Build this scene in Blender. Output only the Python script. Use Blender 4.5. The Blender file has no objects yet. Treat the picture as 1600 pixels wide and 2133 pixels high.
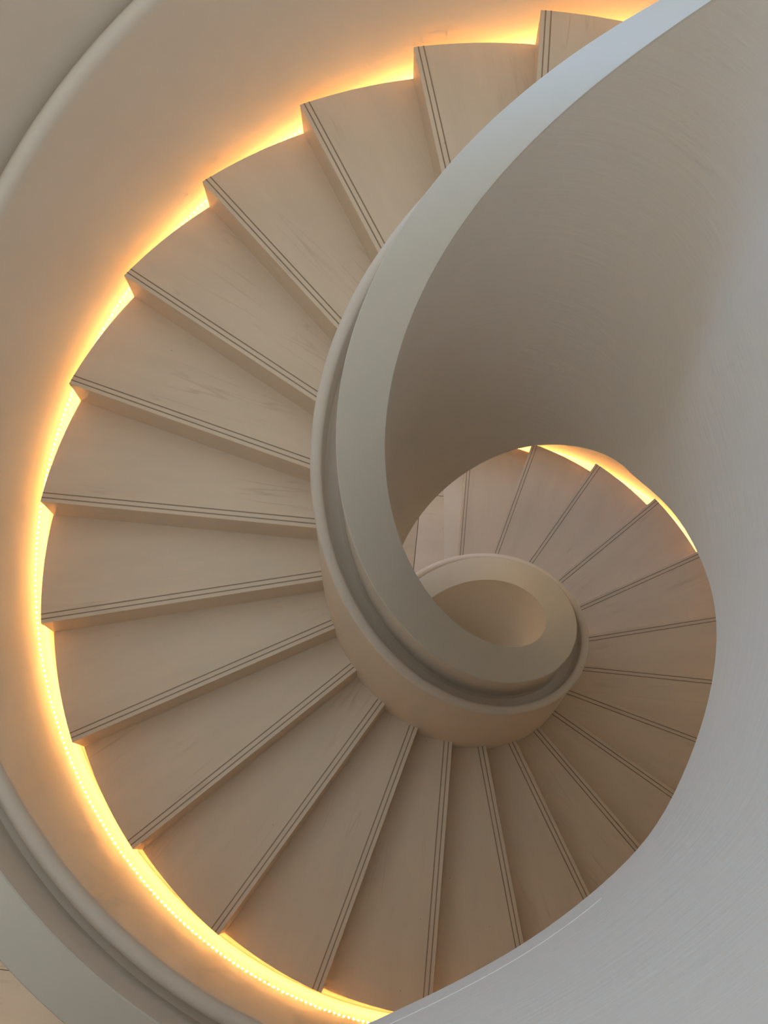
import bpy, bmesh, math, random
from mathutils import Matrix, Vector
random.seed(7)
C = bpy.context.scene.collection
sc = bpy.context.scene
PI = math.pi
R = math.radians

# ------------------------------------------------------------------ camera
cam_d = bpy.data.cameras.new('camera')
cam = bpy.data.objects.new('camera', cam_d); C.objects.link(cam)
cam_d.sensor_fit = 'HORIZONTAL'; cam_d.sensor_width = 36.0
cam_d.lens = 1945.85 / 1600 * 36.0
cam_d.clip_start = 0.02; cam_d.clip_end = 60
cam.matrix_world = Matrix(((0.994398, -0.095072, 0.046196, -0.244246),
                           (0.105260, 0.930565, -0.350671, -1.287295),
                           (-0.009650, 0.353569, 0.935359, 2.749054),
                           (0, 0, 0, 1)))
sc.camera = cam

# ------------------------------------------------------------------ light
w = bpy.data.worlds.new('sky'); sc.world = w; w.use_nodes = True
bg = w.node_tree.nodes['Background']
bg.inputs[0].default_value = (0.96, 0.96, 0.90, 1); bg.inputs[1].default_value = 0.77
wl = bpy.data.lights.new('assumed_daylight_fill', 'AREA'); wl.shape = 'RECTANGLE'  # assumed cool daylight, added as a free-standing area light; no window is modelled
wl.size = 6.5; wl.size_y = 1.5; wl.energy = 210; wl.color = (0.26, 0.55, 1.0)
wo = bpy.data.objects.new('assumed_daylight_fill', wl); C.objects.link(wo)
wo.location = (-3.6, 3.4, 1.75)
wo.rotation_euler = (Vector((0.5, -0.9, 1.0)) - wo.location).to_track_quat('-Z', 'Y').to_euler()

def lamp(name, loc, target, size, energy, col):
    l = bpy.data.lights.new(name, 'AREA'); l.shape = 'DISK'; l.size = size; l.energy = energy; l.color = col
    o = bpy.data.objects.new(name, l); C.objects.link(o); o.location = loc
    o.rotation_euler = (Vector(target) - Vector(loc)).to_track_quat('-Z', 'Y').to_euler()
lamp('lower_floor_fill', (-3.3, -3.0, -1.6), (-3.0, -2.8, -4.1), 0.5, 12, (1.0, 0.74, 0.46))  # added warm light that brightens the lower floor, no fixture behind it
lw = bpy.data.lights.new('lower_flight_fill', 'AREA'); lw.shape = 'RECTANGLE'; lw.size = 2.2; lw.size_y = 1.5; lw.energy = 42; lw.color = (1.0, 0.68, 0.38)  # added fill that warms the lower flight and cap, not a modelled window
lo = bpy.data.objects.new('lower_flight_fill', lw); C.objects.link(lo); lo.location = (-3.5, 3.7, -2.3)
lo.rotation_euler = (Vector((0.2, 0.6, -3.2)) - lo.location).to_track_quat('-Z', 'Y').to_euler()
lamp('stair_side_fill', (-0.2, 2.62, 1.0), (-0.1, 1.9, -4.1), 0.18, 16, (1.0, 0.76, 0.5))  # added unseen light, placed for the bright patch at the stair foot

vs = sc.view_settings
sc.display_settings.display_device = 'sRGB'
vs.view_transform = 'Standard'; vs.look = 'None'; vs.gamma = 1.0; vs.exposure = 0.0
vs.use_curve_mapping = False
sc.cycles.use_denoising = True
sc.cycles.max_bounces = 6; sc.cycles.diffuse_bounces = 5; sc.cycles.glossy_bounces = 2; sc.cycles.transmission_bounces = 0
sc.cycles.caustics_reflective = False; sc.cycles.caustics_refractive = False
sc.cycles.use_adaptive_sampling = True; sc.cycles.adaptive_threshold = 0.15; sc.cycles.adaptive_min_samples = 12; sc.cycles.time_limit = 1200

# ------------------------------------------------------------------ materials
def new_mat(name):
    m = bpy.data.materials.new(name); m.use_nodes = True
    return m, m.node_tree.nodes, m.node_tree.links, m.node_tree.nodes['Principled BSDF']

def plaster(name, col, rough=0.55, coat=0.0, coat_rough=0.1, streak=(3, 3, 3), bump=0.06):
    m, N, L, b = new_mat(name)
    tc = N.new('ShaderNodeTexCoord'); mp = N.new('ShaderNodeMapping'); mp.inputs['Scale'].default_value = streak
    L.new(tc.outputs['Object'], mp.inputs[0])
    n1 = N.new('ShaderNodeTexNoise'); n1.inputs['Scale'].default_value = 2.2; n1.inputs['Detail'].default_value = 6
    L.new(mp.outputs[0], n1.inputs['Vector'])
    mx = N.new('ShaderNodeMix'); mx.data_type = 'RGBA'
    mx.inputs['A'].default_value = (*[c * 0.965 for c in col], 1); mx.inputs['B'].default_value = (*[min(1, c * 1.03) for c in col], 1)
    L.new(n1.outputs['Fac'], mx.inputs['Factor']); L.new(mx.outputs['Result'], b.inputs['Base Color'])
    n2 = N.new('ShaderNodeTexNoise'); n2.inputs['Scale'].default_value = 14; n2.inputs['Detail'].default_value = 5
    L.new(mp.outputs[0], n2.inputs['Vector'])
    bp = N.new('ShaderNodeBump'); bp.inputs['Strength'].default_value = bump; bp.inputs['Distance'].default_value = 0.01
    L.new(n2.outputs['Fac'], bp.inputs['Height']); L.new(bp.outputs[0], b.inputs['Normal'])
    b.inputs['Roughness'].default_value = rough
    b.inputs['Coat Weight'].default_value = coat; b.inputs['Coat Roughness'].default_value = coat_rough
    return m

def stone(name, col, vein, per_object=True):
    m, N, L, b = new_mat(name)
    tc = N.new('ShaderNodeTexCoord'); oi = N.new('ShaderNodeObjectInfo')
    cv = N.new('ShaderNodeCombineXYZ')
    mu = N.new('ShaderNodeMath'); mu.operation = 'MULTIPLY'; mu.inputs[1].default_value = 37.0
    L.new(oi.outputs['Random'], mu.inputs[0]); L.new(mu.outputs[0], cv.inputs[0]); L.new(mu.outputs[0], cv.inputs[2])
    ad = N.new('ShaderNodeVectorMath'); ad.operation = 'ADD'
    L.new(tc.outputs['Object'], ad.inputs[0]); L.new(cv.outputs[0], ad.inputs[1])
    # soft cloudy tone
    n1 = N.new('ShaderNodeTexNoise'); n1.inputs['Scale'].default_value = 2.6; n1.inputs['Detail'].default_value = 7; n1.inputs['Roughness'].default_value = 0.6
    mp1 = N.new('ShaderNodeMapping'); mp1.inputs['Rotation'].default_value = (0, 0, R(38)); mp1.inputs['Scale'].default_value = (0.6, 3.5, 1)
    L.new(ad.outputs[0], mp1.inputs[0]); L.new(mp1.outputs[0], n1.inputs['Vector'])
    # veins: stretched, distorted noise ridge
    mp = N.new('ShaderNodeMapping'); mp.inputs['Rotation'].default_value = (0, 0, R(38)); mp.inputs['Scale'].default_value = (0.45, 7.0, 1)
    L.new(ad.outputs[0], mp.inputs[0])
    n2 = N.new('ShaderNodeTexNoise'); n2.inputs['Scale'].default_value = 1.5; n2.inputs['Detail'].default_value = 2; n2.inputs['Distortion'].default_value = 0.12
    L.new(mp.outputs[0], n2.inputs['Vector'])
    r2 = N.new('ShaderNodeValToRGB'); e = r2.color_ramp.elements
    e[0].position = 0.485; e[0].color = (0, 0, 0, 1); e[1].position = 0.5; e[1].color = (1, 1, 1, 1)
    x = e.new(0.515); x.color = (0, 0, 0, 1)
    L.new(n2.outputs['Fac'], r2.inputs[0])
    n3 = N.new('ShaderNodeTexNoise'); n3.inputs['Scale'].default_value = 3.1; n3.inputs['Detail'].default_value = 2
    L.new(ad.outputs[0], n3.inputs['Vector'])
    r3 = N.new('ShaderNodeValToRGB'); r3.color_ramp.elements[0].position = 0.5; r3.color_ramp.elements[1].position = 0.72
    L.new(n3.outputs['Fac'], r3.inputs[0])
    vm = N.new('ShaderNodeMath'); vm.operation = 'MULTIPLY'; L.new(r2.outputs[0], vm.inputs[0]); L.new(r3.outputs[0], vm.inputs[1])
    vk = N.new('ShaderNodeMath'); vk.operation = 'MULTIPLY'; vk.inputs[1].default_value = 0.42; L.new(vm.outputs[0], vk.inputs[0])
    # tiny dark specks
    vo = N.new('ShaderNodeTexVoronoi'); vo.inputs['Scale'].default_value = 7.0
    L.new(ad.outputs[0], vo.inputs['Vector'])
    rs = N.new('ShaderNodeValToRGB'); rs.color_ramp.elements[0].position = 0.012; rs.color_ramp.elements[0].color = (1, 1, 1, 1)
    rs.color_ramp.elements[1].position = 0.03; rs.color_ramp.elements[1].color = (0, 0, 0, 1)
    L.new(vo.outputs['Distance'], rs.inputs[0])
    m1 = N.new('ShaderNodeMix'); m1.data_type = 'RGBA'
    m1.inputs['A'].default_value = (*[c * 0.90 for c in col], 1); m1.inputs['B'].default_value = (*[c * 1.10 for c in col], 1)
    L.new(n1.outputs['Fac'], m1.inputs['Factor'])
    m2 = N.new('ShaderNodeMix'); m2.data_type = 'RGBA'; m2.inputs['B'].default_value = (*vein, 1)
    L.new(m1.outputs['Result'], m2.inputs['A']); L.new(vk.outputs[0], m2.inputs['Factor'])
    sk = N.new('ShaderNodeMath'); sk.operation = 'MULTIPLY'; sk.inputs[1].default_value = 0.45; L.new(rs.outputs[0], sk.inputs[0])
    m3 = N.new('ShaderNodeMix'); m3.data_type = 'RGBA'; m3.inputs['B'].default_value = (0.16, 0.12, 0.085, 1)
    L.new(m2.outputs['Result'], m3.inputs['A']); L.new(sk.outputs[0], m3.inputs['Factor'])
    L.new(m3.outputs['Result'], b.inputs['Base Color'])
    b.inputs['Roughness'].default_value = 0.42
    return m

def flat(name, col, rough=0.6):
    m, N, L, b = new_mat(name)
    n = N.new('ShaderNodeTexNoise'); n.inputs['Scale'].default_value = 60
    tc = N.new('ShaderNodeTexCoord'); L.new(tc.outputs['Object'], n.inputs['Vector'])
    mx = N.new('ShaderNodeMix'); mx.data_type = 'RGBA'
    mx.inputs['A'].default_value = (*[c * .85 for c in col], 1); mx.inputs['B'].default_value = (*[c * 1.15 for c in col], 1)
    L.new(n.outputs['Fac'], mx.inputs['Factor']); L.new(mx.outputs['Result'], b.inputs['Base Color'])
    b.inputs['Roughness'].default_value = rough
    return m

PLASTER = (0.76, 0.70, 0.62)
M_plaster = plaster('plaster', PLASTER, 0.55)
M_well = plaster('trowelled_plaster', PLASTER, 0.5, streak=(0.4, 0.4, 2.6), bump=0.20)
M_gloss = plaster('polished_plaster', PLASTER, 0.42, coat=0.3, coat_rough=0.03, bump=0.03)
M_cap = plaster('cap_plaster', (0.68, 0.645, 0.565), 0.5)
M_room = plaster('room_plaster', (0.70, 0.66, 0.58), 0.7)
M_stone = stone('limestone', (0.72, 0.62, 0.50), (0.45, 0.34, 0.24))
M_floor = stone('floor_limestone', (0.70, 0.60, 0.48), (0.45, 0.35, 0.26))
M_strip = flat('dark_inlay', (0.29, 0.22, 0.155), 0.4)
M_grout = flat('grout', (0.25, 0.20, 0.15), 0.9)
M_tape = flat('led_tape', (0.8, 0.75, 0.6), 0.5)
M_led, N, L, b = new_mat('led_chip')
b.inputs['Base Color'].default_value = (1, 0.8, 0.5, 1)
b.inputs['Emission Color'].default_value = (1.0, 0.45, 0.12, 1)
b.inputs['Emission Strength'].default_value = 300

# ------------------------------------------------------------------ helpers
def finish(bm, sharp=32):
    bmesh.ops.remove_doubles(bm, verts=bm.verts, dist=1e-6)
    bmesh.ops.recalc_face_normals(bm, faces=bm.faces)
    for f in bm.faces: f.smooth = True
    for e in bm.edges:
        if len(e.link_faces) == 2:
            e.smooth = e.calc_face_angle(0) < R(sharp)

def obj(name, bm, mat, parent=None, sharp=32):
    finish(bm, sharp)
    me = bpy.data.meshes.new(name); bm.to_mesh(me); bm.free()
    me.materials.append(mat)
    o = bpy.data.objects.new(name, me); C.objects.link(o)
    if parent: o.parent = parent
    return o

def thing(name, label, cat, loc=(0, 0, 0), group=None):
    o = bpy.data.objects.new(name, None); C.objects.link(o)
    o.location = loc; o['label'] = label; o['category'] = cat
    if group: o['group'] = group
    return o

def structure(o, label=None, cat=None):
    o['kind'] = 'structure'
    if label: o['label'] = label
    if cat: o['category'] = cat
    return o

def box(bm, x0, x1, y0, y1, z0, z1, bev=0.0):
    r = bmesh.ops.create_cube(bm, size=1)
    for v in r['verts']:
        v.co = Vector(((x0 + x1) / 2 + v.co.x * (x1 - x0), (y0 + y1) / 2 + v.co.y * (y1 - y0), (z0 + z1) / 2 + v.co.z * (z1 - z0)))
    if bev:
        es = list({e for v in r['verts'] for e in v.link_edges})
        bmesh.ops.bevel(bm, geom=es, offset=bev, segments=2, affect='EDGES', profile=0.5)

# ------------------------------------------------------------------ stair geometry
H = 0.165                 # rise of one step
D = R(15)                 # going of one step; nosing 0 lies on theta = 90 deg
R_TREAD = 1.910           # outer end of the treads
OFF = -0.0126             # nosings run parallel to a radius at this offset
LANDING = 6 * H           # upper landing level
FLOOR = -25 * H           # lower floor level

def line_z(th):           # level of the helix through all the nosings
    return H * (PI / 2 - th) / D

# --- path of the inner balustrade: helix round the well, then the guard that unwinds round the landing
def smooth_path(pts, step):
    P = [Vector(p) for p in pts]; out = []
    for i in range(1, len(P) - 2):
        a, b_, c_, d_ = P[i - 1], P[i], P[i + 1], P[i + 2]
        n = max(2, int((c_ - b_).length / step))
        for k in range(n):
            t = k / n
            out.append(0.5 * ((2 * b_) + (c_ - a) * t + (2 * a - 5 * b_ + 4 * c_ - d_) * t * t + (3 * b_ - a - 3 * c_ + d_) * t ** 3))
    out.append(P[-2])
    return out

R_WELL = 0.402
def BOT(th):              # the well face goes this far below the nosing helix
    return 0.985 + 0.1 * min(1, max(0, (R(75) - th) / R(83)))
TH_END = R(512)
inner = []                # stations: x, y, nx, ny, z_line, z_bottom
th = TH_END
while th > R(0.5):
    c, s = math.cos(th), math.sin(th)
    zl = line_z(th)
    inner.append((R_WELL * c, R_WELL * s, c, s, zl, max(zl - BOT(th), FLOOR + 0.002)))
    th -= R(2.5)
guard = [(0.402 * math.cos(R(8)), 0.402 * math.sin(R(8)), -.163), (0.402, 0, -.085), (0.408, -0.062, 0.0), (0.460, -0.237, 0.2), (0.493, -0.402, 0.33), (0.510, -0.543, 0.41), (0.508, -0.670, 0.45),
         (0.490, -0.800, 0.45), (0.449, -0.941, 0.45), (0.397, -1.065, 0.45), (0.335, -1.172, 0.45), (0.202, -1.308, 0.45), (0.045, -1.433, 0.45), (-0.143, -1.548, 0.45),
         (-0.234, -1.597, 0.45), (-0.52, -1.75, 0.45), (-0.95, -1.98, 0.45), (-1.6, -2.35, 0.45), (-2.3, -2.9, 0.45), (-2.9, -3.6, 0.45), (-3.2, -4.5, 0.45), (-3.3, -4.9, .45)]
gp = smooth_path(guard, 0.035)
# light smoothing keeps the hand-placed points from waving
for _ in range(6):
    gp = [gp[0]] + [(gp[i - 1] + 2 * gp[i] + gp[i + 1]) / 4 for i in range(1, len(gp) - 1)] + [gp[-1]]
guard_st = []
for i, p in enumerate(gp):
    a = gp[max(0, i - 1)]; b_ = gp[min(len(gp) - 1, i + 1)]
    t = Vector((b_.x - a.x, b_.y - a.y)).normalized()
    guard_st.append((p.x, p.y, -t.y, t.x, LANDING, p.z))
inner += guard_st

def sweep(name, stations, section, mat, parent, cap_ends=True, sharp=32):
    """closed section of (u, ref, dz): u metres away from the path, height dz above the line ('t') or the bottom ('b')"""
    bm = bmesh.new(); rings = []
    for st in stations:
        x, y, nx, ny, zl, zb = st[:6]
        ring = []
        for u, ref, dz in section:
            if callable(dz): dz = dz(st)
            z = (zl if ref == 't' else zb) + dz
            if ref == 't': z = max(z, zb)
            ring.append(bm.verts.new((x + nx * u, y + ny * u, z)))
        rings.append(ring)
    n = len(section)
    for a, b_ in zip(rings[:-1], rings[1:]):
        for k in range(n):
            q = [a[k], a[(k + 1) % n], b_[(k + 1) % n], b_[k]]
            try: bm.faces.new(q)
            except ValueError: pass
    if cap_ends:
        bm.faces.new(rings[0]); bm.faces.new(list(reversed(rings[-1])))
    return obj(name, bm, mat, parent, sharp)

def arc(u0, z0, r, a0, a1, n):
    return [(u0 + r * math.cos(R(a0 + (a1 - a0) * k / n)), 't', z0 + r * math.sin(R(a0 + (a1 - a0) * k / n))) for k in range(n + 1)]

# ------------------------------------------------------------------ room shell
X0, X1, Y0, Y1, ZT = -4.6, 3.4, -4.9, 4.6, 3.6
bm = bmesh.new(); box(bm, X0, X1, Y0, Y1, FLOOR - 0.2, FLOOR - 0.012)
floor = structure(obj('floor', bm, M_grout))
T = 0.92; JX = -0.308; JY = 0.55; g = 0.0022
xs = [JX + T * k for k in range(-6, 6)]; ys = [JY + T * k for k in range(-7, 6)]
def tile_mesh(wx, wy):
    bm = bmesh.new(); box(bm, -wx / 2, wx / 2, -wy / 2, wy / 2, -0.012, 0, 0.001)
    finish(bm); me = bpy.data.meshes.new('floor_tile'); bm.to_mesh(me); bm.free(); me.materials.append(M_floor); return me
cache = {}
for x in xs:
    for y in ys:
        a, b_ = max(X0, x), min(X1, x + T); c_, d_ = max(Y0, y), min(Y1, y + T)
        if b_ - a < .03 or d_ - c_ < .03: continue
        k = (round(b_ - a, 3), round(d_ - c_, 3))
        if k not in cache: cache[k] = tile_mesh(k[0] - 2 * g, k[1] - 2 * g)
        o = bpy.data.objects.new('floor_tile', cache[k]); C.objects.link(o); o.parent = floor
        o.location = ((a + b_) / 2, (c_ + d_) / 2, FLOOR)
for nm, bb in (('wall_left', (X0 - .2, X0, Y0, Y1)), ('wall_right', (X1, X1 + .2, Y0, Y1)), ('wall_back', (X0 - .2, X1 + .2, Y1, Y1 + .2)), ('wall_front', (X0 - .2, X1 + .2, Y0 - .2, Y0))):
    bm = bmesh.new(); box(bm, *bb, FLOOR - .2, ZT); structure(obj(nm, bm, M_room))
# upper landing slab behind the guard
bm = bmesh.new()
gs = [s for s in guard_st if s[1] < -0.02]
poly = [(s[0] + s[2] * 0.285, s[1] + s[3] * 0.285) for s in gs]
poly = [p for p in poly if p[1] > Y0 + .01]
poly = [(0.687, 0.0)] + poly + [(poly[-1][0], Y0), (X1, Y0), (X1, 0.0)]
top = [bm.verts.new((x, y, LANDING)) for x, y in poly]; bot = [bm.verts.new((x, y, 0.46)) for x, y in poly]
bm.faces.new(top); bm.faces.new(list(reversed(bot)))
for k in range(len(poly)):
    j = (k + 1) % len(poly); bm.faces.new((top[k], top[j], bot[j], bot[k]))
o = obj('floor', bm, M_floor); structure(o)

# ------------------------------------------------------------------ inner balustrade
ib = thing('inner_balustrade', 'off-white plaster inner balustrade spiralling round the central well, with broad flat top', 'balustrade', (0, 0, FLOOR))
def P0(o, par):
    o.matrix_parent_inverse = par.matrix_basis.inverted(); return o
wall_sec = [(0.0, 't', 1.04), (0.0, 'b', 0.0), (0.294, 'b', 0.0), (0.292, 't', -0.20), (0.288, 't', 0.0), (0.270, 't', 0.45), (0.258, 't', 0.78),
            (0.216, 't', 0.78), (0.216, 't', 0.735), (0.205, 't', 0.722), (0.170, 't', 0.722), (0.160, 't', 0.74), (0.158, 't', 0.80), (0.157, 't', 1.02), (0.1575, 't', 1.04)]
P0(sweep('parapet_wall', inner, wall_sec, M_well, ib), ib)
lip_sec = [(0.258, 't', 0.78)] + arc(0.240, 0.832, 0.0205, -10, 190, 9) + [(0.216, 't', 0.78)]
h = P0(sweep('handrail_lip', inner, lip_sec, M_plaster, ib, sharp=50), ib); h['label'] = 'rounded plaster handrail lip'
cap_sec = [(0.0, 't', 1.04), (0.1575, 't', 1.04), (0.1585, 't', 1.045), (0.155, 't', 1.05), (0.003, 't', 1.052), (0.0, 't', 1.049)]
h = P0(sweep('cap', inner, cap_sec, M_cap, ib), ib); h['label'] = 'broad flat pale cap'
bead = [s for s in guard_st if s[1] < -1.29 and s[0] > -3.0]
bead_sec = [(0.004, 'b', 0.145), (-0.0014, 'b', 0.1485), (-0.0014, 'b', 0.1505), (0.004, 'b', 0.154)]
P0(sweep('plaster_joint', bead, bead_sec, M_plaster, ib), ib)

# ------------------------------------------------------------------ outer balustrade
def ring_path(r, t0, t1, step=2.0):
    out = []; n = int((t1 - t0) / step)
    for k in range(n + 1):
        th = R(t0 + (t1 - t0) * k / n); c, s = math.cos(th), math.sin(th)
        out.append((r * c, r * s, c, s, line_z(th), FLOOR + 0.001, math.degrees(th)))
    return out
outer = ring_path(1.965, 0, 462)
ob = thing('outer_balustrade', 'off-white polished plaster outer balustrade glowing amber along the tread ends', 'balustrade', (0, 0, FLOOR))
def rise(st):   # the cap climbs towards the upper floor
    t = min(1, max(0, (212 - st[6]) / 50)); return 0.32 * t * t * (3 - 2 * t)
def up(dz): return lambda st: dz + rise(st)
owall = [(0.0, 't', 0.79), (0.0, 't', -0.20), (-0.004, 't', -0.262), (-0.02, 't', -0.278), (-0.075, 't', -0.28), (-0.075, 't', -0.50), (0.27, 't', -0.50), (0.265, 't', up(1.035)), (0.104, 't', up(1.035)),
         (0.102, 't', 0.80), (0.098, 't', 0.772), (0.085, 't', 0.765), (0.062, 't', 0.765), (0.060, 't', 0.79)]
P0(sweep('parapet_wall', outer, owall, M_gloss, ob), ob)
olip = [(0.0, 't', 0.79)] + [(0.0, 't', 0.81), (0.006, 't', 0.832), (0.02, 't', 0.846), (0.038, 't', 0.850), (0.053, 't', 0.842), (0.060, 't', 0.822), (0.060, 't', 0.79)]
h = P0(sweep('handrail_lip', outer, olip, M_plaster, ob, sharp=50), ob); h['label'] = 'rounded plaster handrail lip'
ocap = [(0.104, 't', up(1.035)), (0.265, 't', up(1.035)), (0.266, 't', up(1.047)), (0.263, 't', up(1.05)), (0.108, 't', up(1.05)), (0.103, 't', up(1.044))]
h = P0(sweep('cap', outer, ocap, M_cap, ob), ob); h['label'] = 'broad flat pale cap'

# ------------------------------------------------------------------ staircase
stair = thing('spiral_staircase', 'beige limestone spiral staircase with paired dark inlay lines on every tread', 'staircase', (0, 0, FLOOR))
def slab(u_pts, z0, z1, bev=0.0):
    bm = bmesh.new()
    t = [bm.verts.new((x, y, z1)) for x, y in u_pts]; b_ = [bm.verts.new((x, y, z0)) for x, y in u_pts]
    ft = bm.faces.new(t); bm.faces.new(list(reversed(b_)))
    n = len(u_pts)
    for k in range(n):
        bm.faces.new((t[k], t[(k + 1) % n], b_[(k + 1) % n], b_[k]))
    bmesh.ops.recalc_face_normals(bm, faces=bm.faces)
    if bev:
        bmesh.ops.bevel(bm, geom=list(ft.edges), offset=bev, segments=1, affect='EDGES')
    return bm
def mesh_of(name, bm, mat):
    finish(bm); me = bpy.data.meshes.new(name); bm.to_mesh(me); bm.free(); me.materials.append(mat); return me
RI = 0.684
# local frame: nosing runs along +x at y = OFF, the tread lies behind it (towards -y)
def outer_x(y): return math.sqrt(R_TREAD ** 2 - y ** 2)
pts = [(RI, OFF), (outer_x(OFF), OFF)]
a0 = math.asin(OFF / R_TREAD); a1 = -D - 0.012
for k in range(1, 13):
    a = a0 + (a1 - a0) * k / 12; pts.append((R_TREAD * math.cos(a), R_TREAD * math.sin(a)))
pts.append((RI * math.cos(a1 - .02), RI * math.sin(a1 - .02)))
me_tread = mesh_of('tread', slab(pts, -0.032, 0.0, 0.0012), M_stone)
rx = outer_x(OFF) - 0.001
me_riser = mesh_of('riser', slab([(RI, OFF - 0.001), (rx, OFF - 0.001), (rx, OFF - 0.022), (RI, OFF - 0.022)], -H, -0.032), M_stone)
def strip(d, wd): return mesh_of('inlay_strip', slab([(0.69, OFF - d), (outer_x(OFF - d) - .0006, OFF - d), (outer_x(OFF - d - wd) - .0006, OFF - d - wd), (0.69, OFF - d - wd)], -0.004, 0.0007), M_strip)
me_s1, me_s2 = strip(0.0165, 0.0050), strip(0.0385, 0.0050)
for i in range(-5, 25):
    t = bpy.data.objects.new('tread', me_tread); C.objects.link(t); t.parent = stair
    t.matrix_parent_inverse = stair.matrix_basis.inverted()
    t.location = (0, 0, -i * H); t.rotation_euler = (0, 0, PI / 2 + i * D)
    for nm, me in (('riser', me_riser), ('inlay_strip', me_s1), ('inlay_strip', me_s2)):
        o = bpy.data.objects.new(nm, me); C.objects.link(o); o.parent = t
carriage = []
for st in ring_path(0.695, 0, 455):
    zl = st[4]; carriage.append((st[0], st[1], st[2], st[3], zl, max(zl - 0.9, FLOOR + 0.001)))
P0(sweep('soffit', carriage, [(0.0, 't', -0.205), (1.889 - 0.695, 't', -0.205), (1.889 - 0.695, 't', -0.42), (0.0, 'b', 0.0)], M_plaster, stair), stair)

# ------------------------------------------------------------------ LED strip under the tread ends
LED_R, LED_Z, TILT = 1.9130, -0.262, R(66)      # on the side of the flight, facing outwards and up
tape = ring_path(LED_R, 3, 452)
ct, stt = math.cos(TILT), math.sin(TILT)
def lpt(a, n):      # a along the tilted face (up and inwards), n along its normal
    return (-a * stt + n * ct, 't', LED_Z + a * ct + n * stt)
led = P0(sweep('led_tape', tape, [lpt(-.006, -.003), lpt(-.006, -.001), lpt(.006, -.001), lpt(.006, -.003)], M_tape, stair), stair); led['label'] = 'warm amber LED tape below the tread ends'
bm = bmesh.new()
th = 3.3; dth = math.degrees(0.022 / LED_R)
slope = -H / (D * LED_R)
while th < 451.5:
    t = R(th); z = line_z(t); ht = 0.0045 / LED_R; q = []
    for (da, a) in ((-ht, -.004), (ht, -.004), (ht, .004), (-ht, .004)):
        u, _, dz = lpt(a, 0); rr = LED_R + u
        q.append(bm.verts.new((rr * math.cos(t + da), rr * math.sin(t + da), z + dz + slope * da * LED_R)))
    f = bm.faces.new(q); f.normal_update()
    if f.normal.z < 0: f.normal_flip()
    th += dth
me = bpy.data.meshes.new('led_chips')
bm.to_mesh(me); bm.free(); me.materials.append(M_led)
o = bpy.data.objects.new('led_chips', me); C.objects.link(o); o.parent = led; o['kind'] = 'stuff'
